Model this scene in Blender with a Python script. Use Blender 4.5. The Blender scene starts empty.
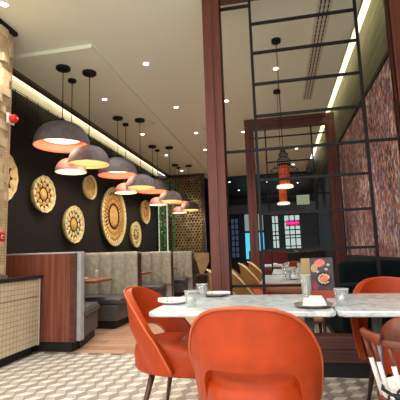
import bpy, bmesh, math, random
from mathutils import Vector, Matrix
random.seed(7)
S = bpy.context.scene
COL = S.collection
PI = math.pi

# ---------------------------------------------------------------- materials
def lin(c):
    return tuple(((v/255)/12.92 if v/255 <= .04045 else ((v/255+.055)/1.055)**2.4) for v in c) + (1,)
def newmat(name):
    m = bpy.data.materials.new(name); m.use_nodes = True
    nt = m.node_tree; return m, nt, nt.nodes['Principled BSDF']
def mat(name, c, rough=.5, metal=0, spec=.5, bump=0, bscale=40, var=0, vscale=8, coat=0, trans=0, emis=None, es=0, sheen=0):
    m, nt, b = newmat(name)
    b.inputs['Base Color'].default_value = lin(c)
    b.inputs['Roughness'].default_value = rough
    b.inputs['Metallic'].default_value = metal
    b.inputs['Specular IOR Level'].default_value = spec
    b.inputs['Coat Weight'].default_value = coat
    b.inputs['Transmission Weight'].default_value = trans
    b.inputs['Sheen Weight'].default_value = sheen
    if emis: b.inputs['Emission Color'].default_value = lin(emis); b.inputs['Emission Strength'].default_value = es
    if bump or var:
        tc = nt.nodes.new('ShaderNodeTexCoord')
    if bump:
        n = nt.nodes.new('ShaderNodeTexNoise'); n.inputs['Scale'].default_value = bscale; n.inputs['Detail'].default_value = 4
        nt.links.new(tc.outputs['Object'], n.inputs['Vector'])
        bp = nt.nodes.new('ShaderNodeBump'); bp.inputs['Strength'].default_value = bump; bp.inputs['Distance'].default_value = .01
        nt.links.new(n.outputs['Fac'], bp.inputs['Height']); nt.links.new(bp.outputs[0], b.inputs['Normal'])
    if var:
        n = nt.nodes.new('ShaderNodeTexNoise'); n.inputs['Scale'].default_value = vscale; n.inputs['Detail'].default_value = 3
        nt.links.new(tc.outputs['Object'], n.inputs['Vector'])
        r = nt.nodes.new('ShaderNodeValToRGB')
        r.color_ramp.elements[0].position = .3; r.color_ramp.elements[1].position = .7
        r.color_ramp.elements[0].color = lin([max(0, x*(1-var)) for x in c]); r.color_ramp.elements[1].color = lin([min(255, x*(1+var)) for x in c])
        nt.links.new(n.outputs['Fac'], r.inputs[0]); nt.links.new(r.outputs[0], b.inputs['Base Color'])
    return m
def ramp(nt, stops, interp='LINEAR'):
    r = nt.nodes.new('ShaderNodeValToRGB'); cr = r.color_ramp; cr.interpolation = interp
    while len(cr.elements) < len(stops): cr.elements.new(.5)
    for e, (p, c) in zip(cr.elements, stops): e.position = p; e.color = lin(c)
    return r
def mapped(nt, scale, coord='Object'):
    tc = nt.nodes.new('ShaderNodeTexCoord'); mp = nt.nodes.new('ShaderNodeMapping'); mp.inputs['Scale'].default_value = scale
    nt.links.new(tc.outputs[coord], mp.inputs[0]); return mp
def wood(name, dark, light, scale=(30, 30, 1.5), rough=.35, coat=.2):
    m, nt, b = newmat(name); mp = mapped(nt, scale)
    n = nt.nodes.new('ShaderNodeTexNoise'); n.inputs['Scale'].default_value = 1; n.inputs['Detail'].default_value = 5; n.inputs['Roughness'].default_value = .65
    nt.links.new(mp.outputs[0], n.inputs['Vector'])
    r = ramp(nt, [(.3, dark), (.7, light)]); nt.links.new(n.outputs['Fac'], r.inputs[0]); nt.links.new(r.outputs[0], b.inputs['Base Color'])
    b.inputs['Roughness'].default_value = rough; b.inputs['Coat Weight'].default_value = coat; b.inputs['Coat Roughness'].default_value = .2
    return m
def emit(name, c, s):
    m = bpy.data.materials.new(name); m.use_nodes = True; nt = m.node_tree; nt.nodes.clear()
    e = nt.nodes.new('ShaderNodeEmission'); e.inputs[0].default_value = lin(c); e.inputs[1].default_value = s
    o = nt.nodes.new('ShaderNodeOutputMaterial'); nt.links.new(e.outputs[0], o.inputs[0]); return m

M = {}
M['ceil'] = mat('ceiling_paint', (232, 236, 218), .9, bump=.05, bscale=15)
M['dark_ceil'] = mat('dark_ceiling', (30, 32, 38), .5)
M['cream'] = mat('cream_paint', (232, 224, 200), .9)
M['black'] = mat('black_paint', (14, 12, 13), .6)
M['blackwall'] = mat('black_wall', (12, 8, 10), .85, var=.12, vscale=3)
M['blackmetal'] = mat('black_metal', (14, 13, 15), .6, spec=.3)
M['wire'] = mat('grille_wire', (70, 66, 58), .35, metal=.8)
M['post'] = wood('mahogany', (66, 26, 17), (112, 46, 30), (30, 30, 1.2), .5, .04)
M['beam'] = wood('mahogany_beam', (58, 28, 24), (112, 60, 46), (1.2, 30, 30), .35, .25)
M['leg'] = wood('walnut_leg', (52, 24, 18), (84, 42, 32), (30, 30, 3))
M['chairwood'] = wood('warm_chair_wood', (84, 38, 22), (124, 62, 38), (20, 20, 6), .4, .2)
M['tablewood'] = wood('booth_table_wood', (112, 58, 34), (158, 92, 58), (3, 30, 30), .4)
M['orange'] = mat('orange_leather', (172, 58, 12), .42, spec=.3, bump=.25, bscale=260, var=.05, vscale=14, coat=.06)
M['orangehighlight'] = mat('orange_rim_highlight', (190, 86, 40), .32, coat=.2)  # lighter orange standing for the highlight along the chair rim
M['tan'] = mat('tan_leather', (150, 112, 66), .45, bump=.2, bscale=200, var=.06)
M['tanpipe'] = mat('cream_piping', (238, 214, 170), .4)
M['charcoal'] = mat('charcoal_vinyl', (80, 77, 80), .5, bump=.3, bscale=180, var=.1, vscale=10)
M['greyfab'] = mat('grey_fabric', (164, 160, 146), .85, bump=.5, bscale=120, var=.10, vscale=12, sheen=.2)
M['greyedge'] = mat('pale_grey_fabric', (172, 174, 178), .85, bump=.4, bscale=160, var=.05, sheen=.2)
M['teal'] = mat('teal_velvet', (4, 15, 20), .95, spec=.15, bump=.4, bscale=60, var=.2, vscale=5, sheen=.03)
M['white'] = mat('white_china', (238, 236, 234), .25)
M['linen'] = mat('white_linen', (240, 236, 232), .9, bump=.4, bscale=80)
M['whitepaint'] = mat('white_paint', (226, 222, 218), .5)
M['greychina'] = mat('grey_plate_glaze', (120, 118, 116), .35)
M['steel'] = mat('brushed_steel', (150, 146, 150), .35, metal=.7)
M['red'] = mat('red_plastic', (214, 20, 24), .3, coat=.3)
M['countertop'] = mat('dark_stone', (34, 34, 36), .25, var=.2)
M['leaf'] = mat('leaf', (96, 132, 84), .5, var=.35, vscale=20)
M['gold'] = mat('gold_leaf', (232, 192, 112), .45, metal=.15, bump=.4, bscale=60, var=.12, vscale=14)
M['palegold'] = mat('pale_gold', (250, 236, 180), .5, metal=.1, var=.05)
M['darkgold'] = mat('antique_gold', (70, 40, 14), .4, metal=.5, bump=.5, bscale=50, var=.2, vscale=25)
M['outline'] = mat('dark_outline', (30, 20, 14), .6)
M['shade'] = mat('shade_textured_grey', (96, 88, 92), .75, bump=.5, bscale=50, var=.12, vscale=12)
M['shadepink'] = mat('shade_dusty_pink', (150, 112, 108), .75, bump=.4, bscale=50, var=.12, vscale=12)
M['inpink'] = mat('lining_pink', (236, 112, 86), .6)
M['ingold'] = mat('lining_gold', (240, 190, 120), .6)
M['incream'] = mat('lining_cream', (246, 226, 190), .6)
M['bulbwhite'] = emit('lamp_glow_white', (255, 226, 186), 3.2)
M['bulbgold'] = emit('lamp_glow_gold', (255, 206, 128), 1.35)
M['bulbcream'] = emit('lamp_glow_cream', (255, 240, 205), 1.7)
M['spot'] = emit('downlight_glow', (255, 246, 226), 14)
M['cove'] = emit('cove_led', (255, 234, 196), 42)
M['covew'] = emit('cove_led_white', (255, 240, 204), 30)
M['silk'] = mat('orange_silk', (160, 66, 28), .8, var=.25, vscale=30, emis=(200, 80, 34), es=.16)
M['ring'] = emit('lantern_ring_glow', (255, 236, 200), 1.4)
M['cyan'] = emit('cyan_backlight', (90, 205, 235), 1.0)
M['paleglass'] = emit('pale_backlit_glass', (150, 160, 160), .7)
M['ledstrip'] = emit('white_led', (215, 235, 200), .75)
M['bluelit'] = emit('blue_backlight', (54, 84, 130), .8)
M['navy'] = mat('navy_wall', (38, 42, 54), .6, var=.2)
M['slate'] = mat('slate_blue_fascia', (110, 118, 132), .6, var=.15, vscale=4)
M['lampglow'] = emit('ceiling_panel_glow', (150, 156, 132), .8)
M['plantdark'] = mat('dark_moss', (26, 46, 30), .8, var=.3, vscale=20)
M['menuboard'] = mat('menu_wood', (150, 62, 34), .5, var=.1)
M['cardboard'] = mat('kraft_card', (176, 150, 110), .8)
M['tie'] = mat('black_cord', (12, 14, 16), .6)
M['tileA'] = mat('floor_tile_white', (236, 230, 220), .35, var=.03)
M['tileB'] = mat('floor_tile_mid_grey', (192, 186, 176), .35, var=.04)
M['tileC'] = mat('floor_tile_grey', (156, 150, 142), .35, var=.05)
M['grout'] = mat('grout', (120, 112, 104), .9)
M['glass'] = None
g, nt, b = newmat('clear_glass'); M['glass'] = g
nt.nodes.remove(b)
tr = nt.nodes.new('ShaderNodeBsdfTransparent'); tr.inputs[0].default_value = (.90, .93, .93, 1)
gl = nt.nodes.new('ShaderNodeBsdfGlossy'); gl.inputs['Roughness'].default_value = .05; gl.inputs[0].default_value = (1, 1, 1, 1)
df = nt.nodes.new('ShaderNodeBsdfDiffuse'); df.inputs[0].default_value = (.75, .8, .8, 1)
lw = nt.nodes.new('ShaderNodeLayerWeight'); lw.inputs[0].default_value = .35
m1 = nt.nodes.new('ShaderNodeMixShader'); m1.inputs[0].default_value = .3; nt.links.new(gl.outputs[0], m1.inputs[1]); nt.links.new(df.outputs[0], m1.inputs[2])
mth = nt.nodes.new('ShaderNodeMath'); mth.operation = 'MULTIPLY_ADD'; mth.inputs[1].default_value = .75; mth.inputs[2].default_value = .12; nt.links.new(lw.outputs['Facing'], mth.inputs[0])
m2 = nt.nodes.new('ShaderNodeMixShader'); nt.links.new(mth.outputs[0], m2.inputs[0]); nt.links.new(tr.outputs[0], m2.inputs[1]); nt.links.new(m1.outputs[0], m2.inputs[2])
nt.links.new(m2.outputs[0], nt.nodes['Material Output'].inputs[0])
# marble
m, nt, b = newmat('marble'); M['marble'] = m; mp = mapped(nt, (1, 1, 1))
n = nt.nodes.new('ShaderNodeTexNoise'); n.inputs['Scale'].default_value = 9; n.inputs['Detail'].default_value = 8; n.inputs['Distortion'].default_value = 1.2; n.inputs['Roughness'].default_value = .7
nt.links.new(mp.outputs[0], n.inputs['Vector'])
r = ramp(nt, [(.3, (140, 152, 156)), (.48, (196, 206, 208)), (.66, (222, 228, 230))]); nt.links.new(n.outputs['Fac'], r.inputs[0]); nt.links.new(r.outputs[0], b.inputs['Base Color'])
b.inputs['Roughness'].default_value = .22
# mosaic artwork
m, nt, b = newmat('feather_mosaic'); M['art'] = m; mp = mapped(nt, (1, 25, 11))
n0 = nt.nodes.new('ShaderNodeTexNoise'); n0.inputs['Scale'].default_value = 2.2; n0.inputs['Detail'].default_value = 3; nt.links.new(mp.outputs[0], n0.inputs['Vector'])
mx = nt.nodes.new('ShaderNodeMix'); mx.data_type = 'RGBA'; mx.blend_type = 'LINEAR_LIGHT'; mx.inputs['Factor'].default_value = .25
nt.links.new(mp.outputs[0], mx.inputs['A']); nt.links.new(n0.outputs['Color'], mx.inputs['B'])
v = nt.nodes.new('ShaderNodeTexVoronoi'); v.inputs['Scale'].default_value = 1.5; nt.links.new(mx.outputs['Result'], v.inputs['Vector'])
sp = nt.nodes.new('ShaderNodeSeparateColor'); nt.links.new(v.outputs['Color'], sp.inputs[0])
big = nt.nodes.new('ShaderNodeTexNoise'); big.inputs['Scale'].default_value = .12; nt.links.new(mp.outputs[0], big.inputs['Vector'])
ad = nt.nodes.new('ShaderNodeMath'); ad.operation = 'MULTIPLY_ADD'; ad.inputs[1].default_value = .9; nt.links.new(big.outputs['Fac'], ad.inputs[0])
sb = nt.nodes.new('ShaderNodeMath'); sb.operation = 'MULTIPLY_ADD'; sb.inputs[1].default_value = .95; sb.inputs[2].default_value = -.4; nt.links.new(sp.outputs[0], sb.inputs[0]); nt.links.new(sb.outputs[0], ad.inputs[2])
r = ramp(nt, [(0, (50, 48, 72)), (.12, (124, 116, 150)), (.25, (176, 92, 76)), (.37, (84, 58, 72)), (.48, (206, 138, 100)), (.58, (196, 176, 182)), (.68, (146, 56, 58)), (.78, (224, 196, 168)), (.88, (112, 106, 146)), (.96, (236, 226, 224))], 'CONSTANT')
nt.links.new(ad.outputs[0], r.inputs[0]); nt.links.new(r.outputs[0], b.inputs['Base Color']); b.inputs['Roughness'].default_value = .55
bp = nt.nodes.new('ShaderNodeBump'); bp.inputs['Strength'].default_value = .5; nt.links.new(v.outputs['Distance'], bp.inputs['Height']); nt.links.new(bp.outputs[0], b.inputs['Normal'])
# fascia band on right wall
m, nt, b = newmat('bronze_stone_band'); M['band'] = m; mp = mapped(nt, (1, .8, 9))
n = nt.nodes.new('ShaderNodeTexNoise'); n.inputs['Scale'].default_value = 1.6; n.inputs['Detail'].default_value = 6; nt.links.new(mp.outputs[0], n.inputs['Vector'])
r = ramp(nt, [(.3, (44, 42, 32)), (.55, (78, 74, 56)), (.75, (106, 100, 76))]); nt.links.new(n.outputs['Fac'], r.inputs[0]); nt.links.new(r.outputs[0], b.inputs['Base Color']); b.inputs['Roughness'].default_value = .5
# wood floor planks
m, nt, b = newmat('floor_planks'); M['plank'] = m; mp = mapped(nt, (1, 1, 1))
br = nt.nodes.new('ShaderNodeTexBrick'); br.inputs['Scale'].default_value = 1; br.inputs['Brick Width'].default_value = .9; br.inputs['Row Height'].default_value = .16; br.inputs['Mortar Size'].default_value = .003
br.inputs['Color1'].default_value = lin((156, 118, 94)); br.inputs['Color2'].default_value = lin((186, 148, 120)); br.inputs['Mortar'].default_value = lin((92, 66, 52))
nt.links.new(mp.outputs[0], br.inputs['Vector'])
mp2 = mapped(nt, (3, 40, 1)); n = nt.nodes.new('ShaderNodeTexNoise'); n.inputs['Scale'].default_value = 1.5; n.inputs['Detail'].default_value = 4; nt.links.new(mp2.outputs[0], n.inputs['Vector'])
mx = nt.nodes.new('ShaderNodeMix'); mx.data_type = 'RGBA'; mx.blend_type = 'OVERLAY'; mx.inputs['Factor'].default_value = .6
nt.links.new(br.outputs['Color'], mx.inputs['A']); nt.links.new(n.outputs['Fac'], mx.inputs['B']); nt.links.new(mx.outputs['Result'], b.inputs['Base Color']); b.inputs['Roughness'].default_value = .4
# panelled wood for booth end (vertical boards)
def boards(name, dark, light, w, horiz='X'):
    m, nt, b = newmat(name); mp = mapped(nt, (14, 14, .8))
    n = nt.nodes.new('ShaderNodeTexNoise'); n.inputs['Scale'].default_value = 1.4; n.inputs['Detail'].default_value = 5; nt.links.new(mp.outputs[0], n.inputs['Vector'])
    r = ramp(nt, [(.32, dark), (.7, light)]); nt.links.new(n.outputs['Fac'], r.inputs[0]); nt.links.new(r.outputs[0], b.inputs['Base Color'])
    b.inputs['Roughness'].default_value = .45; return m
M['endwood'] = boards('booth_end_wood', (100, 52, 38), (144, 82, 60), .1)
# cream small tiles
def tilemat(name, c1, c2, mortar, w, h, rot=None):
    m, nt, b = newmat(name); tc = nt.nodes.new('ShaderNodeTexCoord'); sx = nt.nodes.new('ShaderNodeSeparateXYZ'); nt.links.new(tc.outputs['Object'], sx.inputs[0])
    cx = nt.nodes.new('ShaderNodeCombineXYZ'); ad = nt.nodes.new('ShaderNodeMath'); nt.links.new(sx.outputs[0], ad.inputs[0]); nt.links.new(sx.outputs[1], ad.inputs[1])
    nt.links.new(ad.outputs[0], cx.inputs[0]); nt.links.new(sx.outputs[2], cx.inputs[1])
    br = nt.nodes.new('ShaderNodeTexBrick'); br.offset = 0; br.inputs['Scale'].default_value = 1; br.inputs['Brick Width'].default_value = w; br.inputs['Row Height'].default_value = h; br.inputs['Mortar Size'].default_value = .003
    br.inputs['Color1'].default_value = lin(c1); br.inputs['Color2'].default_value = lin(c2); br.inputs['Mortar'].default_value = lin(mortar)
    nt.links.new(cx.outputs[0], br.inputs['Vector']); nt.links.new(br.outputs['Color'], b.inputs['Base Color']); b.inputs['Roughness'].default_value = .4; return m
M['cabtile'] = tilemat('cream_mosaic_tile', (212, 200, 174), (202, 188, 160), (150, 128, 96), .055, .055)
M['coltile'] = tilemat('sand_mosaic_tile', (206, 186, 150), (190, 170, 134), (150, 128, 96), .06, .03)
M['stone'] = mat('sandstone_block', (198, 176, 140), .8, bump=.4, bscale=30, var=.12, vscale=5)
M['bead'] = mat('antique_bronze_ring', (190, 166, 118), .4, metal=.5, var=.3, vscale=6)
M['beadback'] = mat('olive_backing', (58, 56, 44), .8, var=.5, vscale=9)

# ---------------------------------------------------------------- mesh helpers
class MB:
    def __init__(s): s.bm = bmesh.new(); s.mi = 0
    def _new(s, fn):
        n = len(s.bm.faces); fn(); s.bm.faces.ensure_lookup_table()
        for f in s.bm.faces[n:]: f.material_index = s.mi
    def face(s, vs, smooth=False):
        f = s.bm.faces.new([s.bm.verts.new(v) for v in vs]); f.material_index = s.mi; f.smooth = smooth; return f
    def box(s, x0, x1, y0, y1, z0, z1, bev=0, seg=2):
        vs = [s.bm.verts.new((x, y, z)) for z in (z0, z1) for y in (y0, y1) for x in (x0, x1)]
        fs = [s.bm.faces.new([vs[i] for i in q]) for q in ((0, 2, 3, 1), (4, 5, 7, 6), (0, 1, 5, 4), (2, 6, 7, 3), (0, 4, 6, 2), (1, 3, 7, 5))]
        for f in fs: f.material_index = s.mi
        if bev:
            es = list({e for f in fs for e in f.edges})
            r = bmesh.ops.bevel(s.bm, geom=es, offset=bev, segments=seg, affect='EDGES', profile=.5)
            for f in r['faces']: f.material_index = s.mi; f.smooth = True
        return s
    def prism(s, pts, z0, z1, bev=0):
        a = [s.bm.verts.new((x, y, z0)) for x, y in pts]; c = [s.bm.verts.new((x, y, z1)) for x, y in pts]
        fs = [s.bm.faces.new(a[::-1]), s.bm.faces.new(c)]
        n = len(pts)
        for i in range(n): fs.append(s.bm.faces.new((a[i], a[(i+1) % n], c[(i+1) % n], c[i])))
        for f in fs: f.material_index = s.mi
        if bev:
            es = list({e for f in fs for e in f.edges}); r = bmesh.ops.bevel(s.bm, geom=es, offset=bev, segments=2, affect='EDGES')
            for f in r['faces']: f.material_index = s.mi; f.smooth = True
        return s
    def tube(s, path, rad, seg=10, closed=False, cap=True):
        path = [Vector(p) for p in path]; n = len(path)
        if not isinstance(rad, (list, tuple)): rad = [rad]*n
        rings = []; prev = None
        for i, p in enumerate(path):
            if closed: t = path[(i+1) % n]-path[i-1]
            else: t = path[min(i+1, n-1)]-path[max(i-1, 0)]
            t.normalize()
            if prev is None:
                u = t.orthogonal().normalized()
            else:
                u = (prev-t*prev.dot(t))
                u = u.normalized() if u.length > 1e-6 else t.orthogonal().normalized()
            prev = u; w = t.cross(u)
            rings.append([s.bm.verts.new(p+(u*math.cos(a)+w*math.sin(a))*rad[i]) for a in [2*PI*k/seg for k in range(seg)]])
        m = n if closed else n-1
        for i in range(m):
            A, B = rings[i], rings[(i+1) % n]
            for k in range(seg):
                f = s.bm.faces.new((A[k], A[(k+1) % seg], B[(k+1) % seg], B[k])); f.smooth = True; f.material_index = s.mi
        if cap and not closed:
            for R in (rings[0][::-1], rings[-1]):
                f = s.bm.faces.new(R); f.material_index = s.mi
        return s
    def lathe(s, prof, seg=32, c=(0, 0, 0), axis='z', flute=None):
        rings = []
        for r, z in prof:
            ring = []
            for k in range(seg):
                a = 2*PI*k/seg; rr = r if not flute else r*(1+flute(a, r))
                x, y = rr*math.cos(a), rr*math.sin(a)
                p = (x, y, z) if axis == 'z' else ((z, x, y) if axis == 'x' else (x, z, y))
                ring.append(s.bm.verts.new((p[0]+c[0], p[1]+c[1], p[2]+c[2])))
            rings.append(ring)
        for A, B in zip(rings, rings[1:]):
            for k in range(seg):
                f = s.bm.faces.new((A[k], A[(k+1) % seg], B[(k+1) % seg], B[k])); f.smooth = True; f.material_index = s.mi
        for R, (r, z) in ((rings[0], prof[0]), (rings[-1], prof[-1])):
            if r > 1e-4 and s.capends:
                f = s.bm.faces.new(R); f.material_index = s.mi
        return s
    capends = True
    def build(s, name, mats, parent=None, mods=(), recalc=True):
        if not isinstance(mats, (list, tuple)): mats = [mats]
        bmesh.ops.remove_doubles(s.bm, verts=s.bm.verts, dist=1e-6)
        if recalc: bmesh.ops.recalc_face_normals(s.bm, faces=s.bm.faces)
        me = bpy.data.meshes.new(name); s.bm.to_mesh(me); s.bm.free()
        for m_ in mats: me.materials.append(m_)
        o = bpy.data.objects.new(name, me); COL.objects.link(o); o.parent = parent
        for k, kw in mods:
            md = o.modifiers.new(k.title(), k)
            for a, v_ in kw.items(): setattr(md, a, v_)
        return o
def tag(o, label=None, cat=None, group=None, kind=None):
    if label: o['label'] = label
    if cat: o['category'] = cat
    if group: o['group'] = group
    if kind: o['kind'] = kind
    return o
def empty(name, loc, rz=0, label=None, cat=None, group=None):
    o = bpy.data.objects.new(name, None); COL.objects.link(o); o.location = loc; o.rotation_euler = (0, 0, rz); o.empty_display_size = .1
    return tag(o, label, cat, group)
def dup(o, loc=None, rz=None, label=None, parent=None, matmap=None):
    c = o.copy(); COL.objects.link(c); c.parent = parent
    if matmap and c.data:
        c.data = c.data.copy()
        for i, m_ in enumerate(c.data.materials):
            if m_ in matmap: c.data.materials[i] = matmap[m_]
    for ch in [x for x in ALL(o)]: dup(ch, parent=c, matmap=matmap)
    if loc: c.location = loc
    if rz is not None: c.rotation_euler = (0, 0, rz)
    if label: c['label'] = label
    return c
def ALL(o): return [x for x in bpy.data.objects if x.parent == o]
def st(o): o['kind'] = 'structure'; return o

# ---------------------------------------------------------------- room shell
H = 3.8
XW, XR = -3.95, 1.35
YB = 20
# floor: tumbling-block tiles near, planks behind on the left
f = MB(); f.mi = 3
f.face([(-4.3, -2, 0), (6, -2, 0), (6, 9, 0), (-4.3, 9, 0)][:4])
f.mi = 4
f.face([(-4.3, 4.33, .004), (-.75, 4.33, .004), (-.75, 9, .004), (-4.3, 9, .004)])
f.face([(-4.3, 9, .0), (6, 9, .0), (6, YB, .0), (-4.3, YB, .0)])
E_ = .092; hy = E_*math.cos(PI/6)
def rh(c, d1, d2, mi):
    c = Vector(c); a = Vector((*d1, 0)); b2 = Vector((*d2, 0)); pts = [c, c+a, c+a+b2, c+b2]; cen = (pts[0]+pts[2])/2
    f.mi = mi; f.face([tuple(cen+(p-cen)*.965) for p in pts])
u0 = (E_, 0); u1 = (-E_/2, hy); u2 = (-E_/2, -hy)
j = 0; y = -1.0
while y < 8.9:
    x = -4.2 + (1.5*E_ if j % 2 else 0)
    while x < 1.9:
        ok = (y < 4.33-.02) or (x > -.65)
        if ok and -3.2 < x and (y < 4.2 or x < 1.3):
            c = (x, y, .003)
            rh(c, u0, u1, 1); rh(c, u1, u2, 2); rh(c, u2, u0, 0)
        x += 3*E_
    y += hy; j += 1
st(f.build('floor', [M['tileA'], M['tileB'], M['tileC'], M['grout'], M['plank']], recalc=False))

# ceiling: main slab, dropped tray over booths, cove recesses, dark far ceiling
c = MB()
c.box(-2.22, 1.08, 4.37, 13.9, H+.02, H+.12)
c.box(-3.62, 1.08, -1.5, 4.37, H+.02, H+.12)
c.box(-3.62, -2.22, 4.37, 12.75, H-.03, H+.12)
c.box(-3.62, -2.22, 12.75, 13.9, H+.02, H+.12)
c.box(-4.3, -3.62, -1.5, 13.9, 4.35, 4.42)       # recess lids
c.box(1.0, 1.7, .7, 13.9, 4.62, 4.7)
st(c.build('ceiling', M['ceil']))
c = MB(); c.box(-4.3, 6, 13.9, YB, H+.02, H+.12); c.box(-2.3, 6, 13.86, 13.9, H-.08, H+.4)
st(c.build('ceiling', M['dark_ceil']))
c = MB(); c.box(-3.66, -3.57, 3.3, 12.75, H-.045, H-.02); c.box(-3.545, -3.525, 3.3, 12.75, H-.045, H-.02)
st(c.build('trim_1', mat('bronze_trim', (84, 72, 54), .5)))
# left wall
w = MB(); w.box(XW-.12, XW, 2.0, 12.75, 0, 3.74); st(w.build('wall_left', M['blackwall']))
w = MB(); w.box(XW-.12, XW, 2.0, 12.75, 3.74, 4.35); st(w.build('wall_left_top', M['cream']))
# right wall: artwork zone below, stone band above, bright cove top
w = MB(); w.box(XR, XR+.15, .8, 8.3, 0, 3.26); st(w.build('wall_right', M['black']))
w = MB(); w.box(XR+.22, XR+.3, .8, 13.9, 4.1, 4.85); st(w.build('wall_right_top', M['cream']))
w = MB(); w.box(XR-.03, XR+.22, .8, 13.9, 3.26, 4.19); st(w.build('trim_2', M['band']))
w = MB(); w.box(XR-.045, XR+.0, .8, 8.3, 3.2, 3.26); st(w.build('trim_shadow', M['blackmetal']))  # black strip painting the shadow line under the stone band
w = MB(); w.box(XR, XR+.15, 8.3, 13.9, 0, 3.26); st(w.build('wall_right_far', M['navy']))
# far end wall
w = MB(); w.box(-4.3, 6, YB, YB+.1, 0, 4); st(w.build('wall_back', M['navy']))
w = MB(); w.box(-2.4, 3.2, 19.7, 19.9, 3.02, 3.45); st(w.build('trim_4', M['slate']))
w = MB(); w.box(-4.3, -4.05, 12.75, YB, 0, 4); st(w.build('wall_left_far', M['navy']))
w = MB(); w.box(5.9, 6, 9, YB, 0, 4); st(w.build('wall_right_end', M['navy']))

# artwork panel
a = empty('mosaic_artwork', (XR, 5, 1), label='large wall artwork of tiny red, violet and cream strokes covering the right wall', cat='artwork')
p = MB(); p.box(-.035, -.01, -4.1, 3.2, -.3, 2.19); p.build('canvas', M['art'], a)
p = MB(); p.box(-.05, -.005, 3.2, 3.25, -.3, 2.19); p.build('frame_edge', M['blackmetal'], a)

# LED cove strips
o = MB().box(-3.72, -3.68, 3.0, 12.7, 3.98, 4.0).build('cove_light_strip', M['cove']); tag(o, 'warm light strip hidden in the ceiling cove above the black wall', 'light strip')
o = MB().box(1.44, 1.48, 0.85, 13.8, 4.2, 4.22).build('cove_light_strip', M['covew']); tag(o, 'bright light strip hidden in the ceiling cove above the right wall', 'light strip')
# ledges carrying the strips
st(MB().box(-3.66, -3.62, 3.0, 12.75, H-.03, 3.93).build('trim_5', M['ceil']))
st(MB().box(1.06, 1.08, .7, 13.9, H+.02, 4.62).build('trim_6', M['ceil']))
st(MB().box(-3.76, -3.62, 3.0, 12.75, 3.93, 3.98).build('trim_7', M['ceil']))

# wire grille band on black wall
g = empty('wire_grille', (XW, 8, 3.4), label='black wire grille band running along the top of the black wall', cat='grille')
p = MB()
for i in range(16): z = -.31+i*.042; p.box(.05, .057, -4.1, 4.7, z, z+.006)
p.build('horizontal_wires', M['wire'], g)
p = MB()
for i in range(30): y = -4.05+i*.3; p.box(.043, .05, y, y+.01, -.33, .34)
p.build('uprights', M['blackmetal'], g)

# ---------------------------------------------------------------- tiled column on left
c = empty('stone_column', (-2.97, 3.9, 0), label='cream stone block column at the left edge, rising to the ceiling', cat='column')
p = MB(); p.box(-1.1, -.03, -2.6, 0, .0, H-.03); p.build('core', M['coltile'], c)
p = MB(); bh = .1; z = .95; r = 0
while z < H-.1:
    y = -2.3 - random.random()*.2
    while y < -.08:
        L = random.choice((.13, .18, .24)); y1 = min(y+L, -.06 if random.random() < .4 else -.12)
        if y1-max(y, -2.6) > .04: p.box(-.04, random.choice((-.015, .0, .012, .028)), max(y, -2.6), y1-.003, z, z+bh-.003)
        y += L
    z += bh
p.build('stone_blocks', M['stone'], c)
MB().box(-1.1, .02, -2.6, .01, H-.03, H+.015).build('top_trim', M['blackmetal'], c)
# red alarms
o = empty('fire_alarm_sounder', (-2.94, 3.8, 2.69), label='round red fire alarm sounder high on the stone column', cat='alarm')
MB().box(0, .025, -.06, .06, -.06, .06, .008).build('back_plate', M['whitepaint'], o)
MB().lathe([(.0, .024), (.046, .024), (.05, .04), (.048, .07), (.036, .088), (.0, .094)], 28, axis='x').build('sounder_dome', M['red'], o)
MB().lathe([(.0, .09), (.012, .094), (.010, .102), (0, .104)], 14, c=(0, .01, 0), axis='x').build('lens', mat('pink_lens', (255, 170, 160), .2), o)
o = empty('fire_call_point', (-2.94, 3.66, 1.34), label='red manual fire call point low on the stone column', cat='alarm')
MB().box(0, .05, -.075, .075, -.05, .05, .01).build('housing', M['red'], o)
MB().box(.05, .054, .01, .05, -.02, .02, .003).build('button_window', M['white'], o)
MB().lathe([(0, 0), (.012, 0), (.012, .004), (0, .004)], 14, c=(.054, .03, 0), axis='x').build('button', M['black'], o)

# ---------------------------------------------------------------- service cabinet
cb = empty('tiled_cabinet', (-2.83, 4.27, 0), label='cream mosaic tiled service cabinet with dark plinth below the stone column', cat='cabinet')
MB().box(-.125, 0, -2.2, .0, .1, .86, .004).build('carcass', M['cabtile'], cb)
MB().box(-.125, -.05, -2.2, -.03, 0, .1).build('plinth', M['black'], cb)
MB().box(-.1, .03, -2.2, .055, .868, .9, .004).build('top_edge', M['countertop'], cb)
MB().box(-.12, .0, -2.2, .005, .862, .868).build('lip', M['blackmetal'], cb)
for k in range(3):
    y0 = -2.18+k*.73; MB().box(.0, .014, y0, y0+.72, .66, .85, .003).build('drawer', M['cabtile'], cb)
    MB().box(.0, .014, y0, y0+.355, .11, .65, .003).build('door', M['cabtile'], cb)
    MB().box(.0, .014, y0+.36, y0+.72, .11, .65, .003).build('door', M['cabtile'], cb)
MB().box(-.02, .018, -.008, .004, .1, .86).build('corner_trim', M['whitepaint'], cb)
t = empty('steel_tray', (-2.87, 3.5, .9), label='flat pale grey tray lying on the dark cabinet top', cat='tray')
MB().box(-.04, .05, -.5, .18, .0, .02, .006).build('tray_base', M['steel'], t)
p = MB(); p.box(-.05, .06, -.51, -.5, 0, .035); p.box(-.05, .06, .18, .19, 0, .035); p.box(-.05, -.04, -.5, .18, 0, .035); p.box(.05, .06, -.5, .18, 0, .035); p.build('rim', M['steel'], t)

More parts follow.
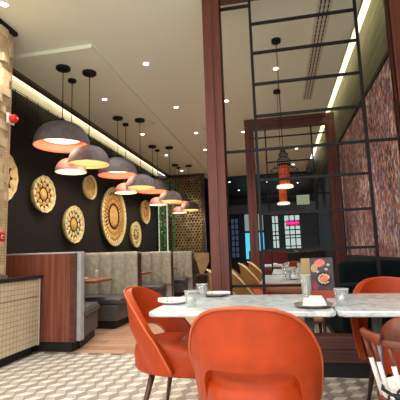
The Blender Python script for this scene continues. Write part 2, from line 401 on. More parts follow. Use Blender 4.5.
# ---------------------------------------------------------------- booths
XL = XW+.01
def channel_pad(x0, x1, y, z0, z1, depth, sign, n):
    """vertical channel upholstery facing sign*Y"""
    p = MB(); w_ = (x1-x0)/n; K = 8
    for i in range(n):
        a = x0+i*w_
        prev = None
        for k in range(K+1):
            t_ = k/K; xx = a+t_*w_; bul = depth*(.3+.7*math.sin(PI*t_)**.4)
            yb = y+sign*bul; sec = []
            for (zz, s_) in ((z0, 0), (z0, 1), (z0+.03, 1), (z1-.05, 1), (z1-.012, .75), (z1, .3), (z1, 0)):
                sec.append(p.bm.verts.new((xx, y+sign*bul*s_ if s_ else y, zz)))
            if prev:
                for q in range(6):
                    fc = p.bm.faces.new((prev[q], prev[q+1], sec[q+1], sec[q])); fc.smooth = True
            prev = sec
    return p
def booth_seat(root, y0, y1, xe0, xe1, top=.47):
    """seat between y0..y1 (local), right end x xe0 at y0 and xe1 at y1"""
    x0 = -.83
    MB().prism([(x0, y0), (xe0-.03, y0), (xe1-.03, y1), (x0, y1)], .12, .35, .006).build('seat_base', M['charcoal'], root)
    MB().prism([(x0, y0), (xe0, y0), (xe1, y1), (x0, y1)], .35, top, .03).build('seat_cushion', M['charcoal'], root)
    MB().prism([(x0, y0+.02), (xe0-.07, y0+.02), (xe1-.07, y1-.02), (x0, y1-.02)], 0, .12).build('plinth', M['black'], root)
XB = -3.12   # booth local origin
BT = 1.165
b1 = empty('booth_divider', (XB, 4.33, 0), label='nearest booth bench with reddish wood end panel facing the camera', cat='booth', group='booth benches along the black wall')
MB().box(-.82, .72, 0, .05, .12, BT-.02).build('wood_panel', M['endwood'], b1)
p = MB()
for i in range(11): x_ = -.80+i*.14; p.box(x_, x_+.005, -.002, .0, .12, BT-.02)
p.build('panel_grooves', M['leg'], b1)
MB().box(.66, .725, -.004, .05, .12, BT-.02).build('corner_post', M['beam'], b1)
MB().box(-.82, .772, .05, .15, .12, BT, .012).build('edge_padding', M['greyedge'], b1)
MB().box(-.82, .73, -.005, .05, BT-.02, BT, .006).build('top_padding', M['greyedge'], b1)
channel_pad(-.82, .76, .16, .45, BT-.03, .07, 1, 7).build('backrest', M['greyfab'], b1)
MB().box(-.82, .68, .02, .16, 0, .12).build('divider_plinth', M['black'], b1)
booth_seat(b1, .17, .93, .765, .60)
DY = [6.28, 8.35, 10.45]
lbl = ['second booth bench back, grey channelled upholstery behind the first booth table', 'third booth bench back of grey channelled upholstery, beside the orange side chair top', 'fourth and farthest full booth bench, nearest the patterned screen']
bx = None
def booth(y, label):
    b_ = empty('booth_divider', (XB, y, 0), label=label, cat='booth', group='booth benches along the black wall')
    MB().box(-.82, .79, .0, .12, .12, BT-.02, .01).build('divider_core', M['greyedge'], b_)
    MB().box(.79, .805, -.01, .13, .12, BT-.03).build('dark_end_strip', M['leg'], b_)
    channel_pad(-.82, .785, -.0, .45, BT, .08, -1, 7).build('backrest', M['greyfab'], b_)
    channel_pad(-.82, .785, .12, .45, BT, .08, 1, 7).build('backrest', M['greyfab'], b_)
    MB().box(-.82, .68, .0, .12, 0, .12).build('divider_plinth', M['black'], b_)
    booth_seat(b_, -.56, -.01, .69, .69)
    booth_seat(b_, .13, .72, .69, .66)
    return b_
bb = booth(DY[0], lbl[0])
for y_, l_ in zip(DY[1:], lbl[1:]): dup(bb, (XB, y_, 0), label=l_)
# booth tables
def booth_table(y, label):
    t = empty('booth_table', (-3.2, y, 0), label=label, cat='table', group='wooden tables in the wall booths')
    MB().box(-.74, .62, -.28, .28, .72, .765, .012).build('tabletop', M['tablewood'], t)
    MB().box(-.45, -.37, -.2, .2, .03, .72, .004).build('leg_panel', M['leg'], t)
    MB().box(.02, .10, -.2, .2, .03, .72, .004).build('leg_panel', M['leg'], t)
    MB().box(-.5, .16, -.22, .22, 0, .03, .004).build('foot', M['black'], t)
    return t
TY = [5.53, 7.45, 9.55]
bt = booth_table(TY[0], 'wooden table in the first booth, behind the red-brown end panel')
dup(bt, (-3.2, TY[1], 0), label='wooden table in the second booth, left of the third bench seat')
dup(bt, (-3.2, TY[2], 0), label='wooden table end in the third booth, before the farthest bench')

# ---------------------------------------------------------------- wall discs
def disc(y, z, R, kind, label):
    y, z, R = y*.98, 1.1+(z-1.1)*.98, R*.95
    d = empty('decorative_disc', (XW+.003, y, z), label=label, cat='wall decoration', group='round gold ornaments on the black wall')
    nf = {'sun': 36, 'petal': 16, 'cells': 14, 'plain': 0}[kind]
    MB().lathe([(0, .02), (R*.86, .02), (R*.9, .04), (R*.9, .0), (0, .0)], 64, axis='x').build('backing', M['gold'], d)
    fl = (lambda a, r: .015*math.cos(nf*a)) if nf else None
    p = MB(); p.capends = False
    p.lathe([(R*.92, .03), (R*.95, .05), (R, .085), (R*.99, .092), (R*.93, .055), (R*.90, .02)], 128, axis='x', flute=fl)
    p.build('flared_rim', M['palegold'], d)
    if kind == 'plain':
        MB().lathe([(0, .03), (R*.5, .035), (R*.85, .06), (R*.85, .05), (0, .02)], 48, axis='x').build('dish', M['gold'], d)
        return d
    rc = R*(.34 if kind != 'sun' else .38)
    MB().lathe([(0, .075), (rc*.7, .07), (rc, .05), (rc, .02), (0, .02)], 48, axis='x').build('centre_medallion', M['gold'], d)
    p = MB(); p.tube([(.06, rc*1.06*math.cos(a), rc*1.06*math.sin(a)) for a in [2*PI*k/40 for k in range(40)]], R*.02, 8, closed=True); p.build('medallion_outline', M['outline'], d)
    def petals(r0, r1, n, w, mname, name, off=0, x=.05):
        p = MB()
        for k in range(n):
            a = 2*PI*(k+off)/n; ca, sa = math.cos(a), math.sin(a); K = 12; mid = (r0+r1)/2; hl = (r1-r0)/2
            ctr = p.bm.verts.new((x+.03, mid*ca, mid*sa)); ring = []
            for q in range(K):
                t_ = 2*PI*q/K; u_ = mid+hl*math.cos(t_); v_ = w*math.sin(t_)*(1+.3*math.cos(t_))
                ring.append(p.bm.verts.new((x, u_*ca-v_*sa, u_*sa+v_*ca)))
            for q in range(K):
                fc = p.bm.faces.new((ctr, ring[q], ring[(q+1) % K])); fc.smooth = True
        p.build(name, M[mname], d)
    if kind == 'sun':
        petals(rc*1.12, R*.62, 28, R*.045, 'gold', 'inner_petals'); petals(R*.58, R*.84, 36, R*.055, 'gold', 'outer_petals', .5, .045)
        MB().lathe([(rc*1.08, .03), (R*.84, .03), (R*.84, .02), (rc*1.08, .02)], 64, axis='x').build('dark_ground', M['darkgold'], d)
        petals(R*.80, R*.985, 36, R*.07, 'palegold', 'edge_scallops', 0, .07)
    elif kind == 'petal':
        MB().lathe([(rc*1.08, .03), (R*.88, .03), (R*.88, .02), (rc*1.08, .02)], 64, axis='x').build('dark_ground', M['outline'], d)
        petals(rc*1.12, R*.66, 12, R*.115, 'palegold', 'inner_petals'); petals(R*.64, R*.98, 16, R*.155, 'palegold', 'outer_petals', .5, .06)
    else:
        MB().lathe([(rc*1.08, .03), (R*.9, .03), (R*.9, .02), (rc*1.08, .02)], 64, axis='x').build('dark_ground', M['outline'], d)
        petals(rc*1.06, R*.66, 9, R*.17, 'gold', 'inner_petals'); petals(R*.64, R*.97, 13, R*.19, 'palegold', 'outer_petals', .5, .055)
    return d
disc(4.93, 2.33, .42, 'cells', 'gold disc half hidden behind the stone column edge')
disc(6.07, 2.205, .335, 'cells', 'gold disc with black cell outlines, nearest fully visible one left of the pendants')
disc(7.11, 1.745, .385, 'petal', 'low gold disc with petal rosette above the first booth table')
disc(7.79, 2.6, .275, 'plain', 'plain pale gold dish disc high up beneath the near pendants')
disc(9.05, 2.07, .755, 'sun', 'largest gold sunburst disc in the middle of the black wall')
disc(10.56, 1.685, .38, 'petal', 'low small gold disc just right of the largest sunburst')
disc(11.41, 2.41, .38, 'sun', 'farthest gold disc, high beside the end of the black wall')

# ---------------------------------------------------------------- pendants
def pendant(name, x, y, zr, R, h, mo, mi_, mg, gr, gz, label, group, tilt=0, zc=H-.03):
    root = empty(name, (x, y, zr), label=label, cat='pendant lamp', group=group)
    N = 12
    outer = [(R*math.cos(PI/2*k/N)**.8 if k < N else .02, h*math.sin(PI/2*k/N)) for k in range(N+1)]
    inner = [(max(.015, r_-.014), max(0, z_-.012)) for r_, z_ in outer]
    p = MB(); p.capends = False; p.lathe(outer, 48); s_ = p.build('shade', M[mo], root)
    p = MB(); p.capends = False; p.lathe([outer[0]]+inner, 48); l_ = p.build('shade_lining', M[mi_], root)
    g_ = MB().lathe([(0, gz), (gr*.8, gz), (gr, gz+.012), (gr*.8, gz+.03), (0, gz+.03)], 40).build('diffuser', M[mg], root)
    MB().lathe([(0, h-.01), (.03, h-.01), (.03, h+.05), (.012, h+.07), (0, h+.07)], 16).build('cap', M['blackmetal'], root)
    MB().tube([(0, 0, h+.06), (0, 0, zc-zr-.02)], .006, 6).build('cord', M['blackmetal'], root)
    cr = .1 if R > .25 else .062
    MB().lathe([(0, zc-zr), (cr, zc-zr), (cr, zc-zr-.03), (cr*.9, zc-zr-.04), (0, zc-zr-.04)], 28).build('canopy', M['blackmetal'], root)
    return root
grp = 'bowl pendants over the booths'
CY = [0, 2.12, 4.25, 6.42]
where = ['first cluster from the camera', 'second cluster', 'third cluster', 'farthest cluster by the patterned screen']
A = pendant('bowl_pendant', -2.85, 4.76, 2.62, .375, .34, 'shade', 'inpink', 'bulbwhite', .25, .09, '', grp)
B = pendant('bowl_pendant', -2.565, 4.99, 2.39, .288, .27, 'shade', 'ingold', 'bulbgold', .255, .02, '', grp)
C = pendant('bowl_pendant', -2.93, 5.15, 2.34, .225, .2, 'shadepink', 'incream', 'bulbcream', .2, .015, '', grp)
for k in range(4):
    for o_, nm in ((A, 'largest charcoal bowl pendant with pink lining'), (B, 'mid-size grey bowl pendant with golden glow'), (C, 'small dusty pink bowl pendant with cream glow')):
        L_ = nm+', '+where[k]
        x_, y_, z_ = o_.location
        if k == 0: o_['label'] = L_
        else: dup(o_, (x_-(.085 if o_ == A else 0), y_+CY[k], z_), label=L_)
for k in range(4):
    for (x, y, z, e_, c_) in ((-2.86, 4.76, 2.68, 16, (1, .68, .5)), (-2.575, 4.99, 2.42, 8, (1, .78, .5)), (-2.94, 5.15, 2.37, 6, (1, .85, .65))):
        L = bpy.data.lights.new('pendant_bulb', 'POINT'); L.energy = e_; L.color = c_; L.shadow_soft_size = .06
        o_ = bpy.data.objects.new('pendant_bulb', L); COL.objects.link(o_); o_.location = (x, y+CY[k], z-.02 if e_ < 10 else z)

# ---------------------------------------------------------------- downlights
def downlight(x, y, z, label, power=30, r=.036, lamp=True, grp='recessed ceiling spotlights'):
    d = empty('ceiling_spotlight', (x, y, z), label=label, cat='ceiling light', group=grp)
    p = MB(); p.capends = False; p.lathe([(r, 0), (r+.018, -.004), (r+.022, 0), (r, .0)], 24); p.build('trim_ring', M['whitepaint'], d)
    MB().lathe([(0, -.003), (r, -.003), (r, -.001), (0, -.001)], 20).build('lamp', M['spot'], d)
    if lamp:
        L = bpy.data.lights.new('spot_beam', 'SPOT'); L.energy = power; L.color = (1, .94, .84); L.spot_size = math.radians(95); L.spot_blend = .7; L.shadow_soft_size = .05
        o_ = bpy.data.objects.new('spot_beam', L); COL.objects.link(o_); o_.location = (x, y, z-.02)
    return d
zm, zt = H+.019, H-.031
DL = [(-2.746, 3.40, zm, 'spotlight in the ceiling at the top left corner beside the stone column'),
 (-1.718, 5.05, zm, 'nearest spotlight in the row right of the dropped ceiling tray'),
 (-1.734, 6.80, zm, 'second spotlight in the row right of the dropped ceiling tray'),
 (-1.70, 8.45, zm, 'third spotlight in the row right of the dropped ceiling tray'),
 (-1.77, 9.95, zm, 'farthest spotlight in the row right of the dropped ceiling tray'),
 (-2.79, 5.98, zt, 'spotlight in the dropped tray between first and second pendant clusters'),
 (-2.84, 8.03, zt, 'spotlight in the dropped tray between second and third pendant clusters'),
 (-2.95, 12.1, zt, 'added spotlight in the dropped tray brightening the patterned screen'),  # lamp added to brighten the ring lattice
 (-2.86, 10.0, zt, 'spotlight in the dropped tray between third and fourth pendant clusters'),
 (.112, 5.70, zm, 'bright spotlight seen through the grid beside the lantern cord'),
 (-.78, 6.75, zm, 'small spotlight right behind the left mahogany post'),
 (-.645, 8.70, zm, 'small spotlight left of the rear mahogany frame corner'),
 (-.64, 12.1, zm, 'small spotlight seen inside the left edge of the rear frame'),
 (.59, 8.62, zm, 'bright spotlight just below the rear frame top beam'),
 (.62, 10.6, zm, 'spotlight seen through the upper right of the rear frame'),
 (.60, 12.6, zm, 'lowest spotlight on the cream ceiling seen through the rear frame')]
for i, (x, y, z, l_) in enumerate(DL): downlight(x, y, z, l_, 110)
for i, (x, y, l_) in enumerate([(-1.75, 15.0, 'near left spotlight on the dark far ceiling'), (-1.6, 17.2, 'far left spotlight on the dark far ceiling'), (-.3, 15.5, 'spotlight on the dark far ceiling beside the lantern'), (.9, 16.2, 'right spotlight on the dark far ceiling behind the lantern'), (.75, 14.7, 'near right spotlight on the dark far ceiling')]):
    downlight(x, y, zm, l_, 60, .03)
# lamps over the camera side of the room (above and behind the viewpoint)
for x, y in ((-1.7, 1.4), (-1.7, 3.2), (-.4, 1.6), (.6, 2.2), (.5, .4), (-1.2, -.2), (-2.7, 1.6)):
    L = bpy.data.lights.new('spot_beam', 'SPOT'); L.energy = 80; L.color = (1, .96, .9); L.spot_size = math.radians(110); L.spot_blend = .8; L.shadow_soft_size = .08
    o_ = bpy.data.objects.new('spot_beam', L); COL.objects.link(o_); o_.location = (x, y, H)

# sprinklers
for x, y, l_ in ((-2.35, 7.3, 'small sprinkler head on the dropped ceiling tray'), (-1.45, 8.1, 'small sprinkler head on the main ceiling by the third spotlight')):
    s_ = empty('sprinkler_head', (x, y, zt if x < -2.2 else zm), label=l_, cat='sprinkler')
    MB().lathe([(0, 0), (.03, 0), (.03, -.006), (.01, -.012), (0, -.012)], 16).build('escutcheon', M['whitepaint'], s_)
    MB().lathe([(0, -.012), (.008, -.012), (.008, -.04), (.018, -.042), (.018, -.046), (0, -.046)], 12).build('nozzle', M['steel'], s_)
# linear air vent
v_ = empty('linear_air_vent', (.66, 4.6, H+.02), label='long slotted air vent in the ceiling above the grid screen', cat='vent')
MB().box(-.085, .085, -3.2, 2.5, -.008, 0).build('vent_plate', mat('vent_white', (206, 202, 186), .7), v_)
p = MB()
for cx_ in (-.045, 0, .045):
    y = -3.15
    while y < 2.4: p.box(cx_-.008, cx_+.008, y, y+.08, -.010, -.004); y += .1
p.build('slots', M['black'], v_)

# ---------------------------------------------------------------- mahogany frames with black grids
def hrow(p, x0, x1, z, t_=.012): p.box(x0, x1, -.0125, .0125, z-t_, z+t_)
def frame(y, x0, x1, xb1, xb2, rows, label, low=True, wdt=.175, ztop=H+.018, bm_=.19):
    fr = empty('grid_screen', ((x0+x1)/2, y, 0), label=label, cat='screen divider')
    cx_ = (x0+x1)/2; L, R_ = x0-cx_, x1-cx_
    for (a, b_) in ((L, L+wdt), (R_-wdt, R_)):
        p = MB(); p.box(a, b_, -.075, -.02, .0, ztop-bm_, .006); p.box(a+.0, b_, .02, .075, 0, ztop-bm_, .006)
        s1 = .55 if a < 0 else .45
        p.box(a+.0, a+wdt*s1, -.085, .085, 0, ztop-bm_, .006); p.box(a+wdt*(s1+.12), a+wdt, -.085, .085, 0, ztop-bm_, .006); p.box(a+.01, b_-.01, -.06, .06, 0, ztop-bm_)
        p.build('post', M['post'], fr)
    p = MB(); p.box(L, R_, -.085, .085, ztop-bm_*.5, ztop, .006); p.box(L, R_, -.07, .07, ztop-bm_, ztop-bm_*.5, .006); p.build('top_beam', M['beam'], fr)
    if low:
        p = MB(); p.box(L+wdt, R_-wdt, -.08, .08, .24, .345, .006); p.box(L+wdt, R_-wdt, -.07, .07, .125, .24, .006); p.build('bottom_beam', M['beam'], fr)
        MB().box(L+wdt, R_-wdt, -.06, .06, 0, .125).build('base', M['black'], fr)
    zb = .34 if low else 0
    for xb in (xb1, xb2):
        MB().box(xb-cx_-.0135, xb-cx_+.0135, -.0135, .0135, zb, ztop-bm_).build('grid_upright', M['blackmetal'], fr)
    for kind, z in rows:
        p = MB()
        a, b_ = {'m': (xb1-cx_, xb2-cx_), 'f': (L+wdt, R_-wdt), 'l': (L+wdt, xb1-cx_), 'r': (xb2-cx_, R_-wdt)}[kind]
        hrow(p, a, b_, z); p.build('grid_crossbar', M['blackmetal'], fr)
    return fr
rows1 = [('m', 3.39), ('m', 3.075), ('m', 2.745), ('m', 2.415), ('f', 2.075), ('m', 1.775), ('m', 1.45), ('m', 1.105), ('f', .78), ('l', 3.60)]
frame(3.74, -.635, 1.315, -.155, .855, rows1, 'large mahogany framed screen with black metal grid just behind the marble tables', bm_=.13)
rows2 = [('f', 3.43), ('m', 2.9), ('m', 2.57), ('f', 2.2), ('m', 1.8), ('m', 1.4)]
frame(7.98, -.565, 1.235, -.145, .775, rows2, 'smaller looking mahogany framed grid screen deeper in the room', low=True, wdt=.18, bm_=.22)

# ---------------------------------------------------------------- lanterns
def lantern(x, y, z, label):
    l = empty('hanging_lantern', (x, y, z), label=label, cat='pendant lamp', group='orange silk lanterns with black wire tops')
    MB().lathe([(0, 0.02), (.056, .02), (.063, .05), (.065, .15), (.06, .25), (.054, .27), (0, .27)], 28).build('silk_shade', M['silk'], l)
    MB().lathe([(0, -.012), (.1, -.012), (.1, .012), (.085, .02), (0, .02)], 28).build('glowing_ring', M['ring'], l)
    MB().lathe([(0, .27), (.08, .27), (.08, .285), (0, .285)], 24).build('collar', M['blackmetal'], l)
    p = MB()
    prof = [(.07, .28), (.085, .33), (.065, .36), (.04, .375), (.055, .395), (.06, .41), (.04, .43), (.022, .45), (.03, .47), (.012, .5)]
    for k in range(14):
        a = 2*PI*k/14; p.tube([(r_*math.cos(a), r_*math.sin(a), z_) for r_, z_ in prof], .0028, 5)
    for r_, z_ in prof: p.tube([(r_*math.cos(a), r_*math.sin(a), z_) for a in [2*PI*q/20 for q in range(20)]], .003, 5, closed=True)
    p.build('wire_finial', M['blackmetal'], l)
    p = MB()
    for k in range(12):
        a = 2*PI*k/12; p.tube([(r_*math.cos(a), r_*math.sin(a), z_) for r_, z_ in ((.07, .27), (.12, .25), (.165, .21), (.195, .15), (.205, .12))], .003, 5)
    for r_, z_ in ((.12, .25), (.165, .21), (.205, .12)): p.tube([(r_*math.cos(a), r_*math.sin(a), z_) for a in [2*PI*q/28 for q in range(28)]], .003, 5, closed=True)
    p.build('wire_brim', M['blackmetal'], l)
    MB().tube([(0, 0, .5), (0, 0, H+.0-z)], .005, 6).build('cord', M['blackmetal'], l)
    MB().lathe([(0, H+.02-z), (.06, H+.02-z), (.06, H-.02-z), (0, H-.02-z)], 24).build('canopy', M['blackmetal'], l)
    return l
la = lantern(.118, 4.87, 1.878, 'nearer orange silk lantern with black wire brim, seen through the grid')
dup(la, (.118, 6.5, 1.86), label='farther orange silk lantern, lower one hanging behind the nearer lantern')

# ---------------------------------------------------------------- barrel chair
def smooth(e0, e1, x):
    t_ = max(0, min(1, (x-e0)/(e1-e0))); return t_*t_*(3-2*t_)
def interp(tab, x):
    for (a, va), (b_, vb) in zip(tab, tab[1:]):
        if x <= b_: return va+(vb-va)*(x-a)/(b_-a)
    return tab[-1][1]
HT = .862
rimtab = [(0, HT), (.12, HT-.003), (.25, HT-.013), (.38, HT-.037), (.5, HT-.078), (.62, HT-.137), (.74, HT-.217), (.85, HT-.315), (.93, HT-.41), (1, HT-.495)]
def shell_pt(t_, z):
    a_, b_ = .315, .37; k = min(1, max(0, (z-.3)/.32)); sd = .60+.40*k**.8; sw = .86+.14*k**.7
    lean = .05*max(0, (z-.5)/.35)
    x = a_*sw*math.copysign(abs(math.sin(t_))**.95, math.sin(t_)); y = -b_*sd*abs(math.cos(t_))**.86 - lean*math.cos(t_)
    return x, y
def barrel_chair(loc, rz, label, group):
    c = empty('barrel_chair', loc, rz, label=label, cat='chair', group=group)
    NT, NZ = 88, 16; p = MB(); grid = []
    for i in range(NT+1):
        t_ = (-1+2*i/NT)*PI/2; u_ = abs(t_)/(PI/2); top = interp(rimtab, u_); bot =   .355+.235*(max(0, 1-(u_/.5)**7))**.5
        bot = min(bot, top-.012)
        col_ = []
        for j_ in range(NZ+1):
            z = bot+(top-bot)*j_/NZ; x, y = shell_pt(t_, z); col_.append(p.bm.verts.new((x, y, z)))
        grid.append(col_)
    for i in range(NT):
        for j_ in range(NZ):
            fc = p.bm.faces.new((grid[i][j_], grid[i+1][j_], grid[i+1][j_+1], grid[i][j_+1])); fc.smooth = True
    p.build('back_shell', M['orange'], c, mods=[('SOLIDIFY', dict(thickness=.042, offset=0)), ('BEVEL', dict(width=.012, segments=3, limit_method='ANGLE', angle_limit=.9)), ]).data.polygons.foreach_set('use_smooth', [True]*(NT*NZ))
    # piping round the rim; paler orange paints in the rim highlight
    path = []
    for i in range(NT+1):
        t_ = (-1+2*i/NT)*PI/2; z = interp(rimtab, abs(t_)/(PI/2))+.001; x, y = shell_pt(t_, z); n_ = 1.07; path.append((x*n_, y*n_, z))
    MB().tube(path, .0075, 8).build('piping_highlight', M['orangehighlight'], c)
    # seat: rounded D plan
    pts = []
    K = 40
    for k in range(K):
        a = 2*PI*k/K; s_, q_ = math.sin(a), math.cos(a)
        x = .262*math.copysign(abs(s_)**.62, s_); y = (.27 if q_ > 0 else .37)*math.copysign(abs(q_)**.62, q_)+.0
        if y < 0: x *= 1-.22*(y/-.37)**2
        pts.append((x, y))
    p = MB(); lv = [(.86, .325), (.96, .33), (1, .35), (1.0, .455), (.985, .488), (.94, .507), (.8, .519), (.5, .526), (.0, .528)]
    rings = [[p.bm.verts.new((x*s_, y*s_, z)) for x, y in pts] for s_, z in lv[:-1]]
    for A_, B_ in zip(rings, rings[1:]):
        for k in range(K):
            fc = p.bm.faces.new((A_[k], A_[(k+1) % K], B_[(k+1) % K], B_[k])); fc.smooth = True
    ce = p.bm.verts.new((0, 0, .528))
    for k in range(K):
        fc = p.bm.faces.new((rings[-1][k], rings[-1][(k+1) % K], ce)); fc.smooth = True
    p.bm.faces.new(rings[0][::-1])
    p.build('seat', M['orange'], c)
    for sx, sy in ((1, 1), (-1, 1), (1, -1), (-1, -1)):
        MB().tube([(.17*sx, .17*sy-.02, .33), (.20*sx, .21*sy-.02, .16), (.225*sx, .245*sy-.02, 0)], [.021, .017, .012], 12).build('leg', M['leg'], c)
    return c
G1 = 'orange leather barrel chairs at the marble tables'
ch = barrel_chair((-.145, 2.15, 0), math.radians(-3), 'orange leather barrel chair in the foreground, back turned to the camera', G1)
dup(ch, (-.655, 2.74, 0), math.radians(-97), 'orange leather barrel chair at the left end of the marble table, seen from the side')
dup(ch, (.80, 2.90, 0), math.radians(181), 'orange leather barrel chair across the right marble table, only its top showing')

# ---------------------------------------------------------------- marble tables
def marble_table(x0, x1, y0, y1, label, group, leg_x):
    cx_, cy_ = (x0+x1)/2, (y0+y1)/2; t = empty('marble_table', (cx_, cy_, 0), label=label, cat='table', group=group)
    hx, hy = (x1-x0)/2, (y1-y0)/2
    MB().prism([(-hx+.03, -hy), (hx-.03, -hy), (hx, -hy+.03), (hx, hy-.03), (hx-.03, hy), (-hx+.03, hy), (-hx, hy-.03), (-hx, -hy+.03)], .735, .765, .006).build('tabletop', M['marble'], t)
    lx = leg_x
    for s_ in (-.62 if lx > .3 else -1, 1):
        MB().lathe([(0, .02), (.03, .02), (.03, .72), (0, .72)], 20, c=(s_*lx, 0, 0)).build('leg', M['steel'], t)
        MB().box(s_*lx-.12, s_*lx+.12, -.25, .25, .72, .735).build('mounting_plate', M['black'], t)
        MB().lathe([(0, 0), (.2, 0), (.2, .01), (.04, .025), (0, .025)], 30, c=(s_*lx, 0, 0)).build('base', M['blackmetal'], t)
    return t
G2 = 'pale marble topped tables in the foreground'
marble_table(-.785, .285, 2.26, 3.14, 'left grey-white marble table behind the foreground orange chair', G2, .415)
marble_table(.292, 1.28, 2.26, 3.14, 'right grey-white marble table behind the spindle back chair', G2, .21)

# tableware
TZ = .765
def tumbler(x, y, label, h=.1, r=.042, group='glass tumblers on the marble tables', z=TZ):
    g_ = empty('glass_tumbler', (x, y, z), label=label, cat='glass', group=group)
    p = MB(); p.capends = False
    K = 12
    p.lathe([(0.001, .0), (r*.72, 0), (r*.78, .01), (r, h), (r-.003, h), (r*.78-.002, .016), (0.001, .014)], 36, flute=lambda a, rr: .012*math.cos(12*a) if rr > r*.5 else 0)
    p.build('glass_body', M['glass'], g_)
    p = MB(); p.capends = False; p.lathe([(r-.0032, h-.001), (r+.001, h-.001), (r+.001, h+.0015), (r-.0032, h+.0015)], 32); p.build('rim', M['rimw'], g_)
    return g_
M['rimw'] = mat('glass_rim', (225, 232, 232), .15)
tumbler(-.565, 2.47, 'glass tumbler beside the folded napkin at the left table end')
tumbler(-.595, 2.99, 'glass tumbler by the far edge of the left marble table', .1, .045)
tumbler(.345, 2.47, 'glass tumbler at the seam between the two marble tables')
tumbler(.165, 2.78, 'tall glass left of the menu stand on the left marble table', .165, .034)
def plate(x, y, label, r=.12, dark=False, group='plates with napkins on the left marble table'):
    p_ = empty('side_plate', (x, y, TZ), label=label, cat='plate', group=group)
    MB().lathe([(0, .0), (r*.55, 0), (r*.95, .014), (r, .018), (r*.98, .02), (r*.6, .008), (0, .006)], 40).build('plate_body', M['greychina'] if dark else M['white'], p_)
    return p_
plate(-.73, 2.66, 'white plate at the left end of the marble table', .11)
plate(-.50, 3.06, 'plate at the far edge of the left marble table', .10, True)
plate(.18, 2.44, 'dark grey plate with a white napkin near the front table edge', .115, True)
def roll(x, y, z, L, r, rz, label, flat=.6):
    n_ = empty('folded_napkin', (x, y, z), rz, label=label, cat='napkin', group='white napkins on the plates')
    p = MB(); K = 14
    path = [(-L/2+L*k/K, .004*math.sin(k*1.3), 0) for k in range(K+1)]
    rad = [r*(.35+.65*min(1, math.sin(PI*(k+.8)/(K+1.6))**.35)) for k in range(K+1)]
    p.tube(path, rad, 14)
    for v in p.bm.verts: v.co.z = max(-r*flat, v.co.z*flat)+r*flat
    p.build('rolled_cloth', M['linen'], n_)
    MB().tube([(-L*.2, r*1.02*math.cos(a), r*flat+r*1.04*flat*math.sin(a)) for a in [2*PI*q/20 for q in range(20)]], .0025, 6, closed=True).build('fold_band', M['greychina'], n_)
    return n_
roll(-.72, 2.66, TZ+.008, .24, .028, math.radians(4), 'white rolled napkin on the plate at the left table end')
roll(-.49, 3.06, TZ+.008, .2, .026, math.radians(8), 'white rolled napkin on the plate at the far table edge')
n_ = empty('folded_napkin', (.185, 2.44, TZ+.008), math.radians(-4), label='white square folded napkin standing on the dark grey plate', cat='napkin', group='white napkins on the plates')
p = MB()
for k in range(4): p.box(-.068+.003*k, .068-.004*k, -.035+.005*k, .035-.004*k, k*.011, k*.011+.0105, .004)
p.build('folded_layers', M['linen'], n_)
p = MB(); p.prism([(-.03, -.01), (.045, -.014), (.05, .016), (-.02, .018)], .044, .056, .004); p.build('top_fold', M['linen'], n_)

# menu stand
ms = empty('menu_stand', (.285, 2.90, TZ), math.radians(2), label='dark menu board with food picture standing on a reddish wooden base', cat='menu')
MB().box(-.082, .082, -.03, .03, 0, .05, .004).build('wooden_base', M['menuboard'], ms)
# printed card: dark ground with bowls of food
p = MB(); p.box(-.078, .078, -.004, .004, .045, .275); cd = p.build('menu_card', mat('menu_card_dark', (64, 56, 62), .45, var=.12, vscale=20), ms)
def blot(pts_, c_, nm, yy=-.0052):
    q = MB(); q.bm.faces.new([q.bm.verts.new((x, yy, z)) for x, z in pts_]); fo = q.build(nm, mat('print_'+nm, c_, .5, var=.25, vscale=120), ms); return fo
def ell(cx_, cz_, rx, rz_, rot=0, n=20, jit=0):
    return [(cx_+rx*math.cos(t_)*math.cos(rot)-rz_*math.sin(t_)*math.sin(rot), cz_+rx*math.cos(t_)*math.sin(rot)+rz_*math.sin(t_)*math.cos(rot)) for t_ in [2*PI*k/n for k in range(n)]]
blot(ell(.012, .128, .055, .05), (34, 30, 36), 'bowl_picture')
blot(ell(.012, .130, .04, .022, .5), (196, 112, 92), 'meat_picture', -.0058)
blot(ell(-.012, .238, .038, .026, .2), (224, 112, 104), 'salmon_picture', -.0056)
blot(ell(-.05, .205, .022, .03, -.3), (182, 142, 96), 'bread_picture', -.0057)
blot(ell(-.052, .085, .02, .035, .2), (132, 46, 74), 'beetroot_picture', -.0056)
q = MB()
for k in range(9):
    a = .4+k*.62; cx_, cz_ = .012+.036*math.cos(a), .13+.030*math.sin(a); q.bm.faces.new([q.bm.verts.new((x, -.0062, z)) for x, z in ell(cx_, cz_, .012, .0045, a+1.2, 8)])
q.build('garnish_picture', mat('print_garnish', (222, 200, 140), .5), ms)
q = MB()
for cx_, cz_ in ((.03, .195), (.045, .225), (-.03, .18)): q.bm.faces.new([q.bm.verts.new((x, -.0056, z)) for x, z in ell(cx_, cz_, .012, .009, 0, 12)])
q.build('sauce_dish_picture', mat('print_sauce', (170, 172, 176), .5), ms)
kc = empty('kraft_card', (.245, 3.08, TZ), math.radians(5), label='plain brown card standing directly behind the dark menu board', cat='card')
MB().box(-.09, .07, -.003, .003, 0, .27, .001).build('card_sheet', M['cardboard'], kc)
MB().box(-.05, .05, -.02, .02, 0, .02, .003).build('card_foot', M['menuboard'], kc)

